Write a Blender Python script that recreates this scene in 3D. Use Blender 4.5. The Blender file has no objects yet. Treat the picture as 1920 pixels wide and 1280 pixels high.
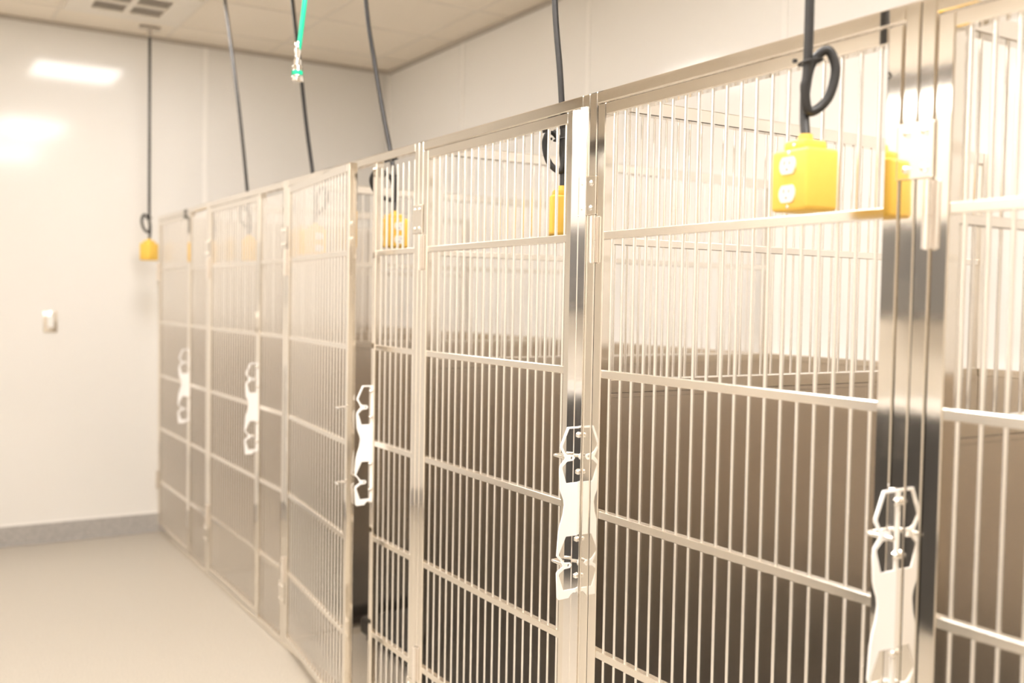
import bpy, bmesh, math
from mathutils import Vector, Matrix
PI = math.pi
sc = bpy.context.scene
COL = sc.collection

# ------------------------------------------------------------------ camera
yaw, pitch, roll = 0.55488, -0.03960, 0.01748
fw = Vector((math.sin(yaw)*math.cos(pitch), math.cos(yaw)*math.cos(pitch), math.sin(pitch)))
r0 = Vector((math.cos(yaw), -math.sin(yaw), 0)); u0 = r0.cross(fw)
rt = r0*math.cos(roll) + u0*math.sin(roll); up = -r0*math.sin(roll) + u0*math.cos(roll)
cam = bpy.data.cameras.new('camera'); cam.lens = 35.0; cam.sensor_width = 36.0
co = bpy.data.objects.new('camera', cam); COL.objects.link(co)
M3 = Matrix((rt, up, -fw)).transposed()
co.matrix_world = Matrix.Translation((-1.43148, -1.97103, 1.52171)) @ M3.to_4x4()
cam.clip_start = 0.05
cam.dof.use_dof = True; cam.dof.focus_distance = 2.42; cam.dof.aperture_fstop = 1.9
sc.camera = co

# ------------------------------------------------------------------ world, view, light level
w = bpy.data.worlds.new('world'); sc.world = w; w.use_nodes = True
w.node_tree.nodes['Background'].inputs[0].default_value = (1, .93, .84, 1)
w.node_tree.nodes['Background'].inputs[1].default_value = 0.0
sc.view_settings.view_transform = 'Standard'; sc.view_settings.look = 'None'
sc.view_settings.gamma = 1.0; sc.view_settings.use_curve_mapping = False
sc.view_settings.exposure = 0.58
LAMP_POWER = 17.0                       # strength of the ceiling troffers
LAMP_COLOUR = (1.0, 0.95, 0.905)
sc.cycles.use_denoising = True
sc.cycles.max_bounces = 14; sc.cycles.glossy_bounces = 8; sc.cycles.diffuse_bounces = 6
sc.cycles.caustics_reflective = True; sc.cycles.blur_glossy = 0.3
sc.cycles.sample_clamp_indirect = 6.0

# ------------------------------------------------------------------ measures
CEIL = 3.158; XW = 1.60; YF = 4.66; XL = -3.275; YB = -5.0
H = 2.028
RZ = (1.684, 1.353, 1.014, 0.675, 0.332)

# ------------------------------------------------------------------ materials
def mat(name, col, rough=.5, metal=0., noise=None, bump=0., bscale=60, coat=0., spec=.5, emit=None, stretch=None, rvar=0.):
    m = bpy.data.materials.new(name); m.use_nodes = True
    nt = m.node_tree; b = nt.nodes['Principled BSDF']
    b.inputs['Base Color'].default_value = (*col, 1); b.inputs['Roughness'].default_value = rough
    b.inputs['Metallic'].default_value = metal; b.inputs['Coat Weight'].default_value = coat
    b.inputs['Coat Roughness'].default_value = .06; b.inputs['Specular IOR Level'].default_value = spec
    if emit:
        b.inputs['Emission Color'].default_value = (*emit[0], 1); b.inputs['Emission Strength'].default_value = emit[1]
    tc = nt.nodes.new('ShaderNodeTexCoord'); mp = nt.nodes.new('ShaderNodeMapping')
    nt.links.new(tc.outputs['Object'], mp.inputs['Vector'])
    if stretch: mp.inputs['Scale'].default_value = stretch
    if noise:
        sc_, amt, col2 = noise
        n = nt.nodes.new('ShaderNodeTexNoise'); n.inputs['Scale'].default_value = sc_; n.inputs['Detail'].default_value = 4
        nt.links.new(mp.outputs[0], n.inputs['Vector'])
        r = nt.nodes.new('ShaderNodeValToRGB'); r.color_ramp.elements[0].position = .5-amt; r.color_ramp.elements[1].position = .5+amt
        r.color_ramp.elements[0].color = (*col2, 1); r.color_ramp.elements[1].color = (*col, 1)
        nt.links.new(n.outputs['Fac'], r.inputs[0]); nt.links.new(r.outputs[0], b.inputs['Base Color'])
    if bump or rvar:
        n = nt.nodes.new('ShaderNodeTexNoise'); n.inputs['Scale'].default_value = bscale; n.inputs['Detail'].default_value = 3
        nt.links.new(mp.outputs[0], n.inputs['Vector'])
    if bump:
        bp = nt.nodes.new('ShaderNodeBump'); bp.inputs['Strength'].default_value = bump; bp.inputs['Distance'].default_value = .01
        nt.links.new(n.outputs['Fac'], bp.inputs['Height']); nt.links.new(bp.outputs[0], b.inputs['Normal'])
    if rvar:
        mr = nt.nodes.new('ShaderNodeMapRange'); mr.inputs['To Min'].default_value = max(.02, rough-rvar); mr.inputs['To Max'].default_value = rough+rvar
        nt.links.new(n.outputs['Fac'], mr.inputs['Value']); nt.links.new(mr.outputs[0], b.inputs['Roughness'])
    return m

STEEL = (.80, .735, .65)
M = {}
M['polished'] = mat('polished_steel', (.875,.835,.775), .07, 1., bump=.02, bscale=9, rvar=.02)
M['tube'] = mat('steel_tube', (.88, .84, .78), .2, 1., rvar=.05, bscale=30)
M['bar'] = mat('steel_rod', (.96, .95, .94), .2, 1., rvar=.05, bscale=30)
M['panel'] = mat('brushed_steel_sheet', (.82, .775, .72), .25, 1., noise=(1.2, .5, (.80, .75, .69)))
M['satin'] = mat('satin_steel', (.93, .90, .87), .22, 1., rvar=.05, bscale=60)
M['mirror'] = mat('latch_steel', (.95, .93, .91), .16, 1., rvar=.03, bscale=40)
M['strip'] = mat('strip_steel', (.93, .91, .89), .09, 1., rvar=.02)
M['enamel'] = mat('white_enamel', (.97, .965, .96), .18, 0., noise=(20, .3, (.96, .955, .95)))
M['chrome'] = mat('chrome', (.93, .92, .9), .07, 1., rvar=.02)
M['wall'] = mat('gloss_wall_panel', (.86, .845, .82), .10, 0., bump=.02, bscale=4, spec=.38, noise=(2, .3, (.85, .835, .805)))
M['wall_dimmed'] = mat('gloss_wall_panel_dimmed', (.80, .785, .76), .10, 0., bump=.02, bscale=4, spec=.38, noise=(2, .3, (.79, .775, .745)))  # same panels as above, colour darkened against the strong light there
M['wall_matt'] = mat('wall_paint', (.90, .85, .77), .6, 0., noise=(3, .3, (.88, .83, .75)))
M['batten'] = mat('white_batten', (.88, .86, .83), .3, noise=(8, .3, (.86, .84, .81)))
M['trim'] = mat('grey_wall_angle', (.5, .46, .41), .5, noise=(20, .3, (.46, .42, .37)))
M['added_ledge'] = mat('added_dark_brown_ledge', (.07, .055, .045), .5, noise=(6, .3, (.06, .045, .035)))
M['ceil'] = mat('ceiling_tile', (.91, .84, .74), .85, noise=(180, .2, (.87, .80, .695)), bump=.15, bscale=150)
M['grid'] = mat('ceiling_grid', (.82, .76, .67), .5, noise=(10, .3, (.8, .74, .65)))
M['vent'] = mat('vent_paint', (.85, .80, .72), .4, noise=(10, .3, (.83, .78, .70)))
M['vent_dark'] = mat('vent_shadow', (.25, .22, .19), .7, noise=(10, .3, (.22, .19, .16)))
M['base'] = mat('grey_cove_base', (.44, .42, .40), .45, noise=(70, .12, (.36, .345, .33)))
M['floor'] = mat('speckled_epoxy_floor', (.57, .52, .445), .3, noise=(230, .06, (.41, .37, .31)), bump=.04, bscale=160, spec=.4)
M['yellow'] = mat('yellow_rubber', (.90, .59, .11), .38, noise=(40, .3, (.88, .57, .10)), spec=.35)
M['white'] = mat('white_nylon', (.88, .87, .85), .3, noise=(30, .3, (.86, .85, .83)))
M['black'] = mat('black_cord', (.028, .027, .027), .45, noise=(60, .3, (.02, .019, .019)))
M['blackp'] = mat('black_plastic', (.02, .018, .017), .5, noise=(60, .3, (.014, .013, .012)))
M['slot'] = mat('slot_dark', (.12, .11, .10), .6, noise=(60, .3, (.1, .09, .08)))
M['green'] = mat('green_hose', (.005, .50, .27), .33, noise=(60, .3, (.004, .45, .24)))
M['diffuser'] = mat('lamp_diffuser', (.9, .88, .85), .5, emit=(LAMP_COLOUR, LAMP_POWER), noise=(6, .3, (.88, .86, .83)))

M['cab_grey'] = mat('added_cabinet_grey', (.16, .155, .15), .4, noise=(8, .3, (.15, .145, .14)))
M['cab_dark'] = mat('added_cabinet_charcoal', (.05, .05, .052), .4, noise=(8, .3, (.045, .045, .047)))
M['lamp2'] = mat('reflection_light_diffuser', (.9, .88, .85), .5, emit=((1, .96, .9), 3.0), noise=(6, .3, (.88, .86, .83)))

# ------------------------------------------------------------------ helpers
def tagp(o, label=None, cat=None, group=None, kind=None):
    if label: o['label'] = label
    if cat: o['category'] = cat
    if group: o['group'] = group
    if kind: o['kind'] = kind
    return o

class MB:
    def __init__(s): s.bm = bmesh.new()
    def box(s, a, b, bev=0., seg=1, rot=None):
        c = [(a[i]+b[i])/2 for i in range(3)]; d = [abs(b[i]-a[i]) for i in range(3)]
        mtx = Matrix.Translation(c) @ (rot if rot else Matrix.Identity(4)) @ Matrix.Diagonal((*d, 1))
        vs = bmesh.ops.create_cube(s.bm, size=1, matrix=mtx)['verts']
        if bev:
            es = list({e for v in vs for e in v.link_edges})
            bmesh.ops.bevel(s.bm, geom=es, offset=bev, segments=seg, affect='EDGES', profile=.5)
        return s
    def cyl(s, p, q, r, n=16, r2=None, cap=True):
        p, q = Vector(p), Vector(q); d = q-p
        m = Matrix.Translation((p+q)/2) @ d.to_track_quat('Z', 'Y').to_matrix().to_4x4()
        bmesh.ops.create_cone(s.bm, cap_ends=cap, segments=n, radius1=r, radius2=r if r2 is None else r2, depth=d.length, matrix=m)
        return s
    def dome(s, c, r, nrm, flat=.6):
        m = Matrix.Translation(c) @ Vector(nrm).to_track_quat('Z', 'Y').to_matrix().to_4x4() @ Matrix.Diagonal((1, 1, flat, 1))
        bmesh.ops.create_uvsphere(s.bm, u_segments=14, v_segments=8, radius=r, matrix=m)
        return s
    def lathe(s, p, prof, n=24, axis=(0, 0, 1)):
        m = Matrix.Translation(p) @ Vector(axis).to_track_quat('Z', 'Y').to_matrix().to_4x4()
        rings = []
        for r, z in prof:
            rings.append([s.bm.verts.new(m @ Vector((r*math.cos(2*PI*k/n), r*math.sin(2*PI*k/n), z))) for k in range(n)])
        for A, B in zip(rings, rings[1:]):
            for k in range(n): s.bm.faces.new((A[k], A[(k+1) % n], B[(k+1) % n], B[k]))
        s.bm.faces.new(rings[0][::-1]); s.bm.faces.new(rings[-1])
        return s
    def tube(s, pts, r, n=12, sub=8, closed=False):
        P = [Vector(p) for p in pts]; path = []
        for i in range(len(P)-1):
            a = P[i-1] if i else P[0]*2-P[1]; b, c = P[i], P[i+1]; d = P[i+2] if i+2 < len(P) else P[-1]*2-P[-2]
            for k in range(sub):
                t = k/sub
                path.append(.5*((2*b)+(c-a)*t+(2*a-5*b+4*c-d)*t*t+(3*b-a-3*c+d)*t*t*t))
        path.append(P[-1])
        T = [(path[min(i+1, len(path)-1)]-path[max(i-1, 0)]).normalized() for i in range(len(path))]
        nrm = T[0].orthogonal().normalized(); rings = []
        for i, p in enumerate(path):
            if i: nrm = (T[i-1].rotation_difference(T[i]) @ nrm).normalized()
            bn = T[i].cross(nrm)
            rings.append([s.bm.verts.new(p + r*(math.cos(2*PI*k/n)*nrm + math.sin(2*PI*k/n)*bn)) for k in range(n)])
        for A, B in zip(rings, rings[1:]):
            for k in range(n): s.bm.faces.new((A[k], A[(k+1) % n], B[(k+1) % n], B[k]))
        s.bm.faces.new(rings[0][::-1]); s.bm.faces.new(rings[-1])
        return s
    def mesh(s, name, material, smooth=True):
        bmesh.ops.recalc_face_normals(s.bm, faces=s.bm.faces)
        me = bpy.data.meshes.new(name); s.bm.to_mesh(me); s.bm.free(); me.materials.append(M[material])
        if smooth:
            me.polygons.foreach_set('use_smooth', [True]*len(me.polygons))
            me.set_sharp_from_angle(angle=math.radians(32))
        return me
    def build(s, name, material, parent=None, loc=(0, 0, 0), smooth=True):
        return link(name, s.mesh(name, material, smooth), parent, loc)

def link(name, me, parent=None, loc=(0, 0, 0)):
    o = bpy.data.objects.new(name, me); COL.objects.link(o); o.location = loc
    if parent: o.parent = parent
    return o
def empty(name, loc, label, cat, group=None, rz=0.):
    o = bpy.data.objects.new(name, None); COL.objects.link(o); o.location = loc; o.rotation_euler = (0, 0, rz)
    o.empty_display_size = .1
    return tagp(o, label, cat, group)
def prism_curve(name, outline, holes, thick, material, parent, plane='XZ'):
    """flat plate with cut-outs, built in the XZ plane, thickness along Y"""
    cu = bpy.data.curves.new(name, 'CURVE'); cu.dimensions = '2D'; cu.fill_mode = 'BOTH'
    cu.extrude = thick/2; cu.bevel_depth = .0006; cu.bevel_resolution = 1
    for poly in [outline]+holes:
        sp = cu.splines.new('POLY'); sp.points.add(len(poly)-1); sp.use_cyclic_u = True
        for p, q in zip(sp.points, poly): p.co = (q[0], q[1], 0, 1)
    tmp = bpy.data.objects.new('tmp', cu); COL.objects.link(tmp)
    dg = bpy.context.evaluated_depsgraph_get(); dg.update()
    me = bpy.data.meshes.new_from_object(tmp.evaluated_get(dg))
    bpy.data.objects.remove(tmp); bpy.data.curves.remove(cu)
    me.transform(Matrix(((1, 0, 0, 0), (0, 0, -1, 0), (0, 1, 0, 0), (0, 0, 0, 1))))
    me.name = name; me.materials.clear(); me.materials.append(M[material])
    return me

# ------------------------------------------------------------------ room shell
T = .12
def struct(name, a, b, m):
    return tagp(MB().box(a, b).build(name, m, smooth=False), kind='structure')
struct('floor', (XL, YB, -T), (XW, YF, 0), 'floor')
struct('ceiling', (XL, YB, CEIL), (XW, YF, CEIL+T), 'ceil')
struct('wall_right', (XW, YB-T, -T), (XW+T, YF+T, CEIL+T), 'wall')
struct('wall_far', (XL-T, YF, -T), (XW, YF+T, CEIL+T), 'wall_dimmed')
struct('wall_left', (XL-T, YB-T, -T), (XL, YF, CEIL+T), 'wall_matt')
struct('wall_near', (XL, YB-T, -T), (XW, YB, CEIL+T), 'wall_matt')

def baseboard(name, a, b, nx, ny):
    # cove base: upright face with a small toe
    m = MB()
    m.box(a, b, .003)
    toe0 = (a[0]+min(nx, 0)*.012, a[1]+min(ny, 0)*.012, 0.0); toe1 = (b[0]+max(nx, 0)*.012, b[1]+max(ny, 0)*.012, .012)
    m.box(toe0, toe1, .004)
    return tagp(m.build(name, 'base'), kind='structure')
baseboard('baseboard_far', (XL, YF-.012, 0), (XW-.012, YF, .12), 0, -1)
baseboard('baseboard_left', (XL, YB+.012, 0), (XL+.012, YF-.012, .12), 1, 0)
baseboard('baseboard_near', (XL, YB, 0), (XW-.012, YB+.012, .12), 0, 1)
baseboard('baseboard_right', (XW-.012, YB, 0), (XW, -2.0, .12), -1, 0)
# white cap strip on the far baseboard, wall angle under the ceiling, panel battens
tn = 0
def trim(a, b, m, bev=0.):
    global tn; tn += 1
    return tagp(MB().box(a, b, bev).build('trim_%d' % tn, m), kind='structure')
trim((XL, YF-.006, .12), (XW, YF, .134), 'batten', .002)
trim((XL, YF-.022, CEIL-.022), (XW, YF, CEIL-.001), 'trim')
trim((XW-.022, YB, CEIL-.022), (XW, YF-.022, CEIL-.001), 'trim')
for x in (-2.37, -1.04, .295): trim((x-.016, YF-.004, .134), (x+.016, YF, CEIL-.022), 'batten', .0015)
for y in (-3.1, -1.77, -.44, .89, 2.226, 3.56): trim((XW-.004, y-.016, 0), (XW, y+.016, CEIL-.022), 'batten', .0015)
trim((XW-.03, YF-.03, 0), (XW, YF-.022, CEIL-.022), 'batten', .002)
trim((XL, YB+.02, 2.70), (XL+.05, YF-.03, 2.80), 'added_ledge', .003)  # unseen ledge, added to reflect as a dark band in the steel
# ceiling T-grid
G = .6633
g = MB()
gx = [1.365-G*k for k in range(7)]; gy = [4.30-G*k for k in range(14)]
for x in gx: g.box((x-.012, YB, CEIL-.004), (x+.012, YF-.022, CEIL+.001), .001)
for y in gy:
    if y > YB: g.box((XL, y-.012, CEIL-.0035), (XW-.022, y+.012, CEIL+.001), .001)
tagp(g.build('trim_%d' % (tn+1), 'grid'), kind='structure'); tn += 1

# ------------------------------------------------------------------ ceiling lights and vent
def troffer(x, y, label):
    t = empty('ceiling_light', (x, y, CEIL), label, 'ceiling light', None)
    h = G/2-.014; f = MB()
    for a, b in (((-h, -h), (h, -h+.03)), ((-h, h-.03), (h, h)), ((-h, -h+.03), (-h+.03, h-.03)), ((h-.03, -h+.03), (h, h-.03))):
        f.box((a[0], a[1], -.012), (b[0], b[1], .0), .002)
    f.build('frame', 'grid', t)
    MB().box((-h+.03, -h+.03, -.008), (h-.03, h-.03, -.001)).build('diffuser', 'diffuser', t)
cx = lambda k: 1.365-G*(k+.5)
cy = lambda k: 4.30-G*(k+.5)
lights = [(cx(2), cy(1), 'square recessed ceiling light nearest the far wall'), (cx(2), cy(5), 'square recessed ceiling light over the aisle beside the middle runs'),
          (cx(2), cy(6), 'square recessed ceiling light over the aisle just past the camera'), (cx(2), cy(8), 'square recessed ceiling light over the aisle above the camera'), (cx(2), cy(9), 'square recessed ceiling light over the aisle behind the camera'),
          (cx(5), cy(5), 'square recessed ceiling light in the middle of the left row'),
          (cx(5), cy(3), 'unseen square ceiling light added to the left row nearest the far wall'), (cx(5), cy(7), 'unseen square ceiling light added to the left row beside the camera'),  # both added to brighten the ceiling that the top rails reflect
          (cx(5), cy(9), 'square recessed ceiling light of the left row behind the camera')]
for a in lights: troffer(*a)

def diffuser_vent():
    x, y = cx(2), cy(0)
    t = empty('ceiling_vent', (x, y, CEIL), 'square white four-way ceiling air vent with angled louvres', 'vent')
    h = G/2-.014
    f = MB(); s = .13; c = .016
    for a, b in (((-h, -h), (h, -h+s)), ((-h, h-s), (h, h)), ((-h, -h+s), (-h+s, h-s)), ((h-s, -h+s), (h, h-s)), ((-c, -h+s), (c, h-s)), ((-h+s, -c), (-c, c)), ((c, -c), (h-s, c))):
        f.box((a[0], a[1], -.014), (b[0], b[1], 0), .002)
    f.build('frame', 'vent', t)
    MB().box((-h+s, -h+s, -.002), (h-s, h-s, -.0005)).build('backing', 'vent_dark', t)
    for qx in (-1, 1):
        for qy in (-1, 1):
            l = MB(); x0, x1 = sorted((qx*c, qx*(h-s))); y0, y1 = sorted((qy*c, qy*(h-s)))
            n = 8
            for k in range(n):
                yy = y0+(y1-y0)*(k+.5)/n
                l.box((x0, yy-.0045, -.0085), (x1, yy+.0045, -.0070), rot=Matrix.Rotation(math.radians(20), 4, 'X'))
            l.build('louvre_panel', 'vent', t)
diffuser_vent()
t = empty('reflection_light', (XL, 1.0, 2.60), 'unseen long slim strip light, added for reflections opposite the kennels', 'wall light')  # invented strip, gives the bright band reflected in the jambs
MB().box((0, -3.2, -.05), (.03, 3.2, .09), .004).build('housing', 'vent', t)
MB().box((.03, -3.17, -.04), (.06, 3.17, .06), .008).build('diffuser', 'lamp2', t)

# ------------------------------------------------------------------ kennel fronts
TW = .029; DS = .031; DEP = .030; GAP = .003
def rod_mesh(length, r, name='bar'):
    return MB().cyl((0, 0, 0), (0, 0, length), r, 12).mesh(name, 'bar')
DOOR_Z0, DOOR_Z1 = .034, H-.031
door_rod = rod_mesh(DOOR_Z1-DOOR_Z0-.05, .0042)
fix_rod = rod_mesh(H-.05-.028, .0042)
dome_screw = MB().dome((0, 0, 0), .0068, (-1, 0, 0), .75).cyl((.0, 0, 0), (-.0015, 0, 0), .0085, 16).mesh('screw', 'chrome')

def lc(cx_, cy_): return (-(397-cx_)*.000513, 1.219-(cy_-180)*.000444)
LO = [(326, 180), (420, 180), (420, 1112), (398, 1114), (388, 1106), (374, 1104), (362, 1112), (348, 1131), (292, 1133), (283, 1120), (277, 985), (283, 974), (316, 950),
      (300, 915), (276, 888), (277, 876), (284, 760), (292, 720), (308, 665), (315, 610), (311, 580), (297, 545), (289, 515), (284, 420), (287, 390), (316, 352), (304, 322), (286, 290), (288, 276)]
LH1 = [(334, 188), (392, 188), (392, 490), (322, 490), (298, 408), (298, 397), (326, 369), (360, 366), (370, 352), (360, 337), (328, 334), (314, 322), (297, 289), (298, 279)]
LH2 = [(326, 785), (390, 785), (390, 1086), (316, 1086), (289, 1000), (291, 989), (320, 966), (354, 963), (363, 949), (354, 935), (322, 932), (309, 917), (287, 886), (288, 877)]
latch_me = prism_curve('latch', [lc(*p) for p in LO], [[lc(*p) for p in LH1], [lc(*p) for p in LH2],
            [lc(352+7*math.cos(k*PI/4), 352+11*math.sin(k*PI/4)) for k in range(8)], [lc(345+7*math.cos(k*PI/4), 949+11*math.sin(k*PI/4)) for k in range(8)]], .0028, 'enamel', None)
flange_me = MB().box((-.004, -.013, .800), (-.0005, .0, 1.219), .0008).mesh('latch_flange', 'mirror')
bolt_me = MB().dome((0, -.004, 0), .0062, (0, -1, 0), .8).cyl((0, 0, 0), (0, -.003, 0), .0075, 6).mesh('bolt', 'chrome')
hinge_me = MB()
hinge_me.cyl((-.009, 0, 0), (-.009, 0, .052), .0072, 16).cyl((-.009, 0, .0535), (-.009, 0, .11), .0072, 16).cyl((-.009, 0, -.002), (-.009, 0, .112), .0045, 12)
hinge_me.box((-.0025, -.016, 0), (-.0002, .016, .11), .0006)
hinge_me = hinge_me.mesh('hinge', 'satin')
plate_me = MB().box((-.0036, -.036, -.047), (-.0006, .036, .047), .0022).mesh('joining_plate', 'polished')
pin_me = MB().tube([(0, 0, 0), (-.030, 0, 0), (-.0365, -.006, 0), (-.0365, -.052, 0)], .0042, 12, 6).mesh('catch_pin', 'chrome')

def latch(parent, y):
    l = link('latch', latch_me, parent, (-.002, y-.0015, 0))
    f = link('mounting_flange', flange_me, l, (.0, .0135, 0))
    for cyy in (225, 430, 805, 1010):
        link('bolt', bolt_me, l, (-.006, -.0015, lc(0, cyy)[1]))
    return l

def kennel(y0, y1, label, pw=0., open_deg=0., strip=False):
    """front of one run; y0 = near side, y1 = far (hinge) side"""
    t = empty('dog_kennel', (0, y0, 0), label, 'kennel', None)
    L = y1-y0-.0012
    f = MB(); bv = .0022
    f.box((0, 0, 0), (DEP, TW, H), bv).box((0, L-TW, 0), (DEP, L, H), bv)
    f.box((0.0002, TW-.001, H-.0285), (DEP-.0002, L-TW+.001, H), bv).box((0.0002, TW-.001, 0.002), (DEP-.0002, L-TW+.001, .030), bv)
    if pw: f.box((0, pw-TW, .0295), (DEP, pw, H-.0283), bv)
    f.build('frame', 'polished', t)
    if pw:
        for z in RZ: MB().box((.003, TW-.001, -.0095), (.022, pw-TW+.001, .0095), .0015).build('side_rail', 'tube', t, (0, 0, z))
        n = max(1, round((pw-2*TW)/.0405)-0); stp = (pw-2*TW)/n
        for k in range(n):
            link('side_bar', fix_rod, t, (.0125, TW+stp*(k+.5), .0285))
    # door
    hy = L-TW-GAP                                     # hinge edge
    ny = (pw if pw else TW)+GAP                       # near edge
    if strip: ny += .030
    W = hy-ny
    d = MB()
    d.box((0, -DS, DOOR_Z0), (DEP, 0, DOOR_Z1), bv).box((0, -W, DOOR_Z0), (DEP, -W+DS, DOOR_Z1), bv)
    d.box((.0002, -W+DS-.001, DOOR_Z1-.028), (DEP-.0002, -DS+.001, DOOR_Z1), bv).box((.0002, -W+DS-.001, DOOR_Z0), (DEP-.0002, -DS+.001, DOOR_Z0+.026), bv)
    d = d.build('door', 'polished', t, (0, hy, 0))
    d.rotation_euler = (0, 0, -math.radians(open_deg))
    for z in RZ:
        MB().box((.003, -W+DS-.001, -.0095), (.022, -DS+.001, .0095), .0015).build('cross_rail', 'tube', d, (0, 0, z))
    ow = W-2*DS; n = round(ow/.0405); stp = ow/n
    for k in range(n):
        link('bar', door_rod, d, (.0125, -DS-stp*(k+.5), DOOR_Z0+.025))
    ly = (pw-TW/2) if pw else TW/2
    # catch pins ride on the door edge, through the latch slots
    py = -W+(.0 if not strip else -.0)+.012
    off = (hy+py)-ly
    for cyy in (352, 949):
        o = link('catch_pin', pin_me, d, (0, py if not strip else -W+.008, lc(0, cyy)[1]))
    if strip:
        rz_ = Matrix.Rotation(math.radians(15.5), 4, 'Z')
        e = MB().box((.004, -W-.030, DOOR_Z0), (.020, -W-.0004, DOOR_Z1-.0005), .001)
        e.box((-.006, -W-.0255, DOOR_Z0+.001), (-.002, -W-.0025, DOOR_Z1-.001), .0006, rot=rz_)
        o = e.build('edge_strip', 'strip', d); o['label'] = 'bright angled strip along the door edge'
        e = MB().box((-.0072, .0030, .035), (-.0036, TW-.0045, H-.03), .0006, rot=rz_)
        o = e.build('jamb_strip', 'strip', t); o['label'] = 'bright angled strip on the jamb'
    latch(t, ly+(0 if not strip else -.001))
    for z in (1.62, .288):
        link('hinge', hinge_me, t, (0, hy+GAP/2, z))
    return t

YS = dict(B=-1.86, A=-.915, C=0., D=.924, E=2.215, F=3.462, Z=4.655)
kennel(YS['B'], YS['A'], 'polished steel barred kennel front at the right edge of the photo, cut off by it')
kennel(YS['A'], YS['C'], 'polished steel barred kennel front with the nearest yellow outlet box hanging before its door')
kennel(YS['C'], YS['D'], 'polished steel barred kennel front with bright strips along its closed door edge and latch', strip=True)
kennel(YS['D'], YS['E'], 'steel barred kennel front with its door standing ajar', pw=.361, open_deg=5.5)
kennel(YS['E'], YS['F'], 'steel barred kennel front left of the one standing ajar, closed', pw=.372)
kennel(YS['F'], YS['Z'], 'steel barred kennel front farthest away, against the far wall', pw=.40)

between = (('A', 'right of the nearest outlet box'), ('C', 'beside the bright door strips'), ('D', 'just right of the narrow side bars'),
           ('E', 'at the hinge of the door standing ajar'), ('F', 'between the farthest two runs'))
for k, txt in between:
    for z, hl in ((1.782, 'upper'), (.235, 'lower')):
        p = link('joining_plate', plate_me, None, (0, YS[k]-.0006, z))
        tagp(p, hl+' steel joining plate with four screws '+txt, 'joining plate', 'joining plates')
        for a in (-.017, .017):
            for b in (-.030, .030): link('screw', dome_screw, p, (-.0036, a, b))

# ------------------------------------------------------------------ dividers between the runs
X0, X1 = .036, 1.594
div_rod = MB().cyl((0, 0, 1.330), (0, 0, 2.0), .0036, 10).mesh('bar', 'bar')
def divider(y, label):
    t = empty('kennel_divider', (0, y, 0), label, 'kennel divider', None)
    a = .015
    f = MB()
    f.box((X0, -a, 0), (X0+.03, a, H), .002).box((X1-.03, -a, 0), (X1, a, H), .002)
    f.box((X0+.029, -a+.0002, H-.034), (X1-.029, a-.0002, H), .002)
    f.box((X0+.029, -a+.0002, 1.300), (X1-.029, a-.0002, 1.334), .002)
    f.box((X0+.029, -a+.0002, 0.0), (X1-.029, a-.0002, .03), .002)
    f.build('frame', 'tube', t)
    MB().box((X0+.028, -.0095, 1.667), (X1-.028, .0095, 1.686), .0015).build('cross_rail', 'tube', t)
    p = MB().box((X0+.029, -.006, .029), (X1-.029, .006, 1.301))
    for s in (-1, 1):
        p.box((X0+.030, s*.0062, .030), (X0+.042, s*.0105, 1.300), .001)
        p.box((X0+.042, s*.0062, 1.288), (X1-.030, s*.0105, 1.300), .001)
    p.build('solid_panel', 'panel', t)
    n = 38; st = (X1-X0-.06)/n
    for k in range(n): link('bar', div_rod, t, (X0+.03+st*(k+.5), 0, 0))
    return t
divider(YS['B'], 'steel divider, solid below and barred above, beyond the right edge of the photo')
divider(YS['A'], 'steel divider, solid below and barred above, between the two nearest runs')
divider(YS['C'], 'steel divider, solid below and barred above, right behind the bright door strips')
divider(YS['D'], 'steel divider, solid below and barred above, right of the run standing ajar')
divider(YS['E'], 'steel divider, solid below and barred above, just inside the door standing ajar, on its left')
divider(YS['F'], 'steel divider, solid below and barred above, beside the farthest run')
t = empty('kennel_divider', (0, YF-.016, 0), 'full-height solid steel end panel of the farthest run against the far wall', 'kennel divider')
f = MB(); a = .0145
f.box((X0, -a, 0), (X0+.03, a, H), .002).box((X1-.03, -a, 0), (X1-.001, a, H), .002).box((X0+.029, -a, H-.03), (X1-.029, a, H), .002).box((X0+.029, -a, 0), (X1-.029, a, .03), .002)
f.build('frame', 'tube', t)
MB().box((X0+.029, -.006, .029), (X1-.029, .006, H-.029)).build('solid_panel', 'panel', t)
ks = [YS[k] for k in 'BACDEFZ']
names = ['at the back of the run cut off by the right edge', 'at the back of the run with the nearest outlet box', 'at the back of the run with bright door strips', 'at the back of the run standing ajar', 'at the back of the run left of the one ajar', 'at the back of the farthest run']
for i in range(6):
    t = empty('added_back_panel', (1.5965, ks[i], 0), 'unseen low brushed steel panel added '+names[i], 'back panel')  # unseen panels, added so the dividers reflect a darker interior
    L = ks[i+1]-ks[i]-(.032 if i < 5 else .045)
    MB().box((-.022, .016, .023), (-.018, .016+L, 1.309)).build('sheet', 'panel', t)
    for z in (0, 1.308): MB().box((-.026, .016, 0), (-.003, .016+L, .024), .002).build('rail', 'tube', t, (0, 0, z))


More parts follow.
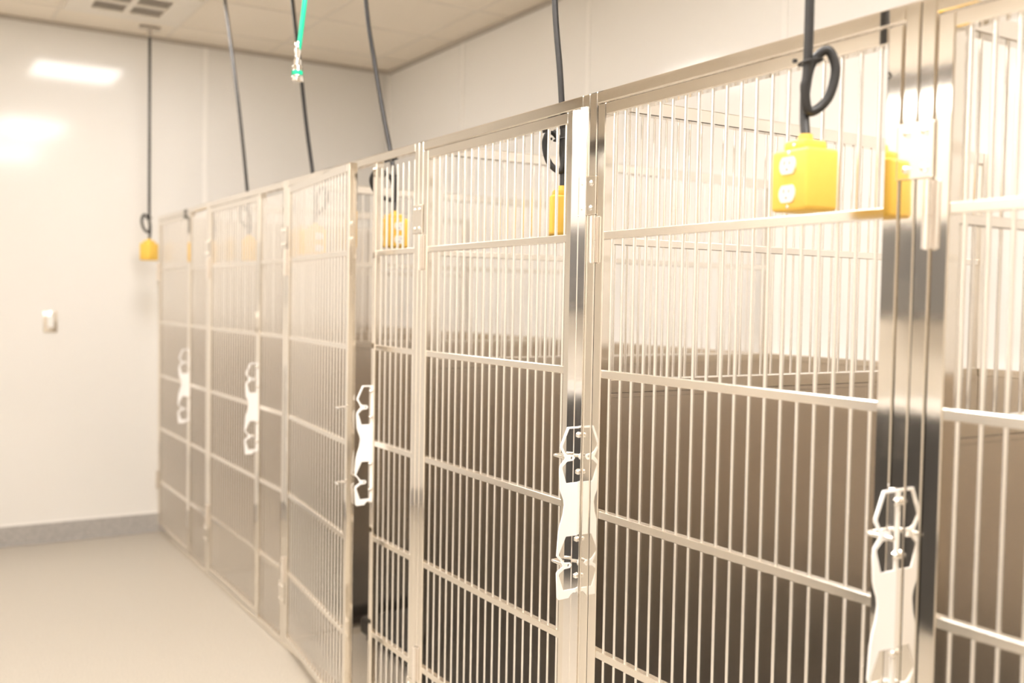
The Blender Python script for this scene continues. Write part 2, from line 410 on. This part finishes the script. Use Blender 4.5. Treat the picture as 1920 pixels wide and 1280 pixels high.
# black raised beds; all but the first unseen, added to darken lower panels
def bed(x0, x1, y0, y1, label):
    cxx, cyy = (x0+x1)/2, (y0+y1)/2; hx, hy = (x1-x0)/2, (y1-y0)/2
    t = empty('dog_bed', (cxx, cyy, 0), label, 'dog bed')
    m = MB().box((-hx, -hy, .028), (hx, hy, .108), .020, 3)
    m.build('cushion', 'blackp', t)
    for sx in (-1, 1):
        for sy in (-1, 1): MB().cyl((sx*(hx-.04), sy*(hy-.04), 0), (sx*(hx-.04), sy*(hy-.04), .03), .018).build('leg', 'blackp', t)
bed(.33, 1.40, 1.22, 2.13, 'low black raised dog bed on the floor of the run standing ajar')
bed(.25, 1.45, .06, .86, 'unseen low black raised dog bed added behind the latched door with bright strips')
bed(.25, 1.45, -1.78, -.98, 'unseen low black raised dog bed added on the floor of the run at the right edge')
bed(.25, 1.45, -.86, -.06, 'unseen low black raised dog bed added in the run with the nearest outlet box')

# ------------------------------------------------------------------ hanging power cords with outlet boxes
def duplex(parent, s):
    """white duplex receptacle on the face whose outward normal is s*Y"""
    m = MB()
    for z in (.024, -.024):
        n = 28; ring = []
        for k in range(n):
            a_ = 2*PI*k/n; x = .0185*math.cos(a_); zz = max(-.0145, min(.0145, .0185*math.sin(a_)))
            ring.append((x, zz+z))
        A = [m.bm.verts.new((x, s*.0360, zz)) for x, zz in ring]; B = [m.bm.verts.new((x, s*.0405, zz)) for x, zz in ring]
        m.bm.faces.new(A); m.bm.faces.new(B)
        for k in range(n): m.bm.faces.new((A[k], A[(k+1) % n], B[(k+1) % n], B[k]))
    r = m.build('receptacle', 'white', parent)
    q = MB()
    for z in (.024, -.024):
        for x, hgt in ((-.0062, .0075), (.0062, .0062)):
            q.box((x-.001, s*.0402, z+.001), (x+.001, s*.0408, z+.001+hgt))
        q.cyl((0, s*.0402, z-.0068), (0, s*.0408, z-.0068), .0021, 10)
    return r, q

def cord_box(x, y, z, rz, path, label, loop=None, ring=True):
    """x,y,z = centre of the box; path = cord points in world space, from ceiling to the box top"""
    t = empty('hanging_power_cord', (x, y, z), label, 'power cord', 'yellow outlet boxes on black cords')
    b = MB()
    b.box((-.044, -.0365, -.0525), (.044, .0365, .0525), .0075, 3)
    b.box((-.026, -.026, .050), (.026, .026, .068), .005, 2)
    b.cyl((0, 0, .066), (0, 0, .080), .0135, 20, .0115)
    o = b.build('outlet_box', 'yellow', t); o.rotation_euler = (0, 0, rz)
    s = -1
    r, q = duplex(o, s); q.build('socket_slots', 'slot', o)
    for zz in (.0455, -.0455): MB().dome((0, s*.0372, zz), .0035, (0, s, 0), .5).build('screw', 'chrome', o)
    MB().dome((0, -.0265, .059), .0032, (0, -1, 0), .5).build('screw', 'chrome', o)
    P = [Vector(p)-Vector((x, y, z)) for p in path]
    MB().tube(P, .0082, 14, 8).build('cord', 'black', t)
    return t
def loop_pts(x, y, zt, side, dv, w=.05, h=.088):
    """cord coming down, looping once to one side, and going on down; dv = in-plane unit vector (towards image right)"""
    d = Vector(dv)
    def p(u, v, o=0.): return Vector((x, y, zt))+d*u*side+Vector((0, 0, v))+Vector((-d.y, d.x, 0))*o
    return [p(0, 0), p(-.004, -.045, .0), p(.006, -.085, .004), p(w*.75, -.062, .008), p(w, -.012, .010), p(w*.72, .022, .012), p(w*.22, .000, .016), p(.002, -.045, .018), p(0, -.095, .012)]
RIGHT = Vector((math.cos(.6), -math.sin(.6), 0))
def hang(x, y, z, rz, top, side, label, lw=.05):
    zt = z+.205
    lp = loop_pts(x, y, zt, side, RIGHT, lw)
    path = [Vector(p) for p in top] + lp + [Vector((x, y, z+.076))]
    t = cord_box(x, y, z, rz, path, label)
    c = Vector((0, 0, .205))+RIGHT*.006*side
    tie = MB(); n = 14; pts = []
    for k in range(n+1):
        a_ = 2*PI*k/n; pts.append(c+RIGHT*math.cos(a_)*.020+Vector((-RIGHT.y, RIGHT.x, 0))*(math.sin(a_)*.019-.006*-1)+Vector((0, 0, .004*math.cos(a_))))
    tie.tube(pts, .0022, 8, 2).box(tuple(c-RIGHT*.028-Vector((.003, .003, .003))), tuple(c-RIGHT*.028+Vector((.003, .003, .003)))).build('cable_tie', 'blackp', t)
    return t
hang(-.099, -.768, 1.738, math.radians(-95), [(-.097, -.765, CEIL), (-.097, -.765, 2.6), (-.098, -.767, 2.2)], 1, 'nearest black cord with a yellow outlet box, in front of the bars')
hang(.092, .243, 1.755, math.radians(62.6), [(.076, .32, CEIL), (.076, .30, 2.7), (.076, .274, 2.332), (.082, .25, 2.13)], -1, 'black cord with a yellow outlet box turned sideways behind the latched door with bright strips')
hang(.100, 1.325, 1.762, math.radians(6), [(.1, 1.70, CEIL), (.1, 1.60, 2.66), (.1, 1.52, 2.43), (.1, 1.44, 2.236), (.1, 1.36, 2.06)], -1, 'black cord with a yellow outlet box showing its sockets behind the narrow side bars', .085)
hang(.050, 1.990, 1.755, math.radians(6), [(.05, 2.40, CEIL), (.05, 2.289, 2.82), (.05, 2.187, 2.525), (.05, 2.094, 2.24), (.05, 2.02, 2.05)], 1, 'black cord with a yellow outlet box faintly seen behind the bars of the door ajar')
hang(.100, 3.060, 1.760, math.radians(78), [(.1, 3.53, CEIL), (.1, 3.516, 3.12), (.1, 3.378, 2.817), (.1, 3.225, 2.457), (.1, 3.096, 2.086)], -1, 'black cord with a yellow outlet box behind the bars left of the door ajar')
t = hang(-.108, 4.40, 1.790, math.radians(218), [(-.108, 4.40, CEIL-.03), (-.108, 4.40, 2.7), (-.108, 4.40, 2.2)], -1, 'black cord with a yellow outlet box hanging by the far wall from a ceiling bar')
MB().box((-.062, -.012, CEIL-1.79-.022), (.062, .012, CEIL-1.79-.004), .003).cyl((0, 0, CEIL-1.79-.07), (0, 0, CEIL-1.79-.02), .013, 16).build('ceiling_bracket', 'trim', t)

# ------------------------------------------------------------------ green hose with metal end
t = empty('green_hose', (-.293, 1.247, 2.240), 'bright green hose with a chrome coupling hanging from the ceiling', 'hose')
def rp(u, z, o=0.): return (RIGHT.x*u-RIGHT.y*o, RIGHT.y*u+RIGHT.x*o, z)
MB().tube([rp(.062, CEIL-2.24, .03), rp(.050, .62, .02), rp(.030, .36, .01), rp(.021, .25), rp(.010, .155), rp(.004, .105)], .0088, 14, 10).build('hose', 'green', t)
fit = MB(); q = 1.32
fit.lathe((0, 0, 0), [(r_*q, z_*q) for r_, z_ in [(.0075, .098), (.0085, .094), (.0085, .072), (.0068, .068), (.0068, .056), (.0105, .053), (.0105, .040), (.012, .0385), (.0135, .036), (.0135, .012), (.0152, .010), (.0152, .0), (.011, -.001)]])
fit.build('coupling', 'chrome', t)
MB().lathe((0, 0, 0), [(r_*q, z_*q) for r_, z_ in [(.0138, .026), (.0143, .0255), (.0143, .0155), (.0138, .015)]]).build('green_band', 'green', t)

# ------------------------------------------------------------------ unseen cabinets, added to reflect as dark patches in place of a person
def cupboard(name, x1, y0, y1, z0, z1, m, label, cat, top=False):
    t = empty(name, (XL+.001, (y0+y1)/2, z0), label, cat)
    w_ = (y1-y0)/2; h = z1-z0
    b = MB().box((.013 if z0 < .1 else 0, -w_, 0), (x1-.02, w_, h-(.03 if top else 0)), .002).build('body', m, t)
    for s in (-1, 1):
        d = MB().box((x1-.0195, min(s*.003, s*(w_-.002)), .008 if z0 > .1 else .10), (x1, max(s*.003, s*(w_-.002)), h-(.034 if top else .008)), .003).build('door', m, t)
        hz = (.05, .19) if z0 > .1 else (h-.25, h-.10)
        MB().tube([(x1, s*.04, hz[0]), (x1+.025, s*.04, hz[0]+.008), (x1+.025, s*.04, hz[1]-.008), (x1, s*.04, hz[1])], .004, 10, 6).build('handle', 'chrome', d)
    if top: MB().box((.013, -w_-.01, h-.03), (x1+.015, w_+.01, h), .004).build('worktop', 'batten', t)
cupboard('added_wall_cabinet', .34, .98, 1.56, 1.47, 1.96, 'cab_grey', 'unseen grey two-door wall cabinet, added for a dark reflection in the steel', 'cabinet')
cupboard('added_base_cabinet', .60, .80, 1.42, 0, 1.06, 'cab_dark', 'unseen dark two-door base cabinet with a pale worktop, added for a dark reflection', 'cabinet', True)

# ------------------------------------------------------------------ wall switch
t = empty('light_switch', (-.6305, YF, 1.353), 'steel light switch plate with a pale rocker on the far wall', 'light switch')
MB().box((-.0395, -.008, -.065), (.0395, -.0005, .065), .003, 2).build('cover_plate', 'tube', t)
MB().box((-.018, -.013, -.036), (.018, -.007, .036), .002, rot=Matrix.Rotation(math.radians(4), 4, 'X')).build('rocker', 'white', t)
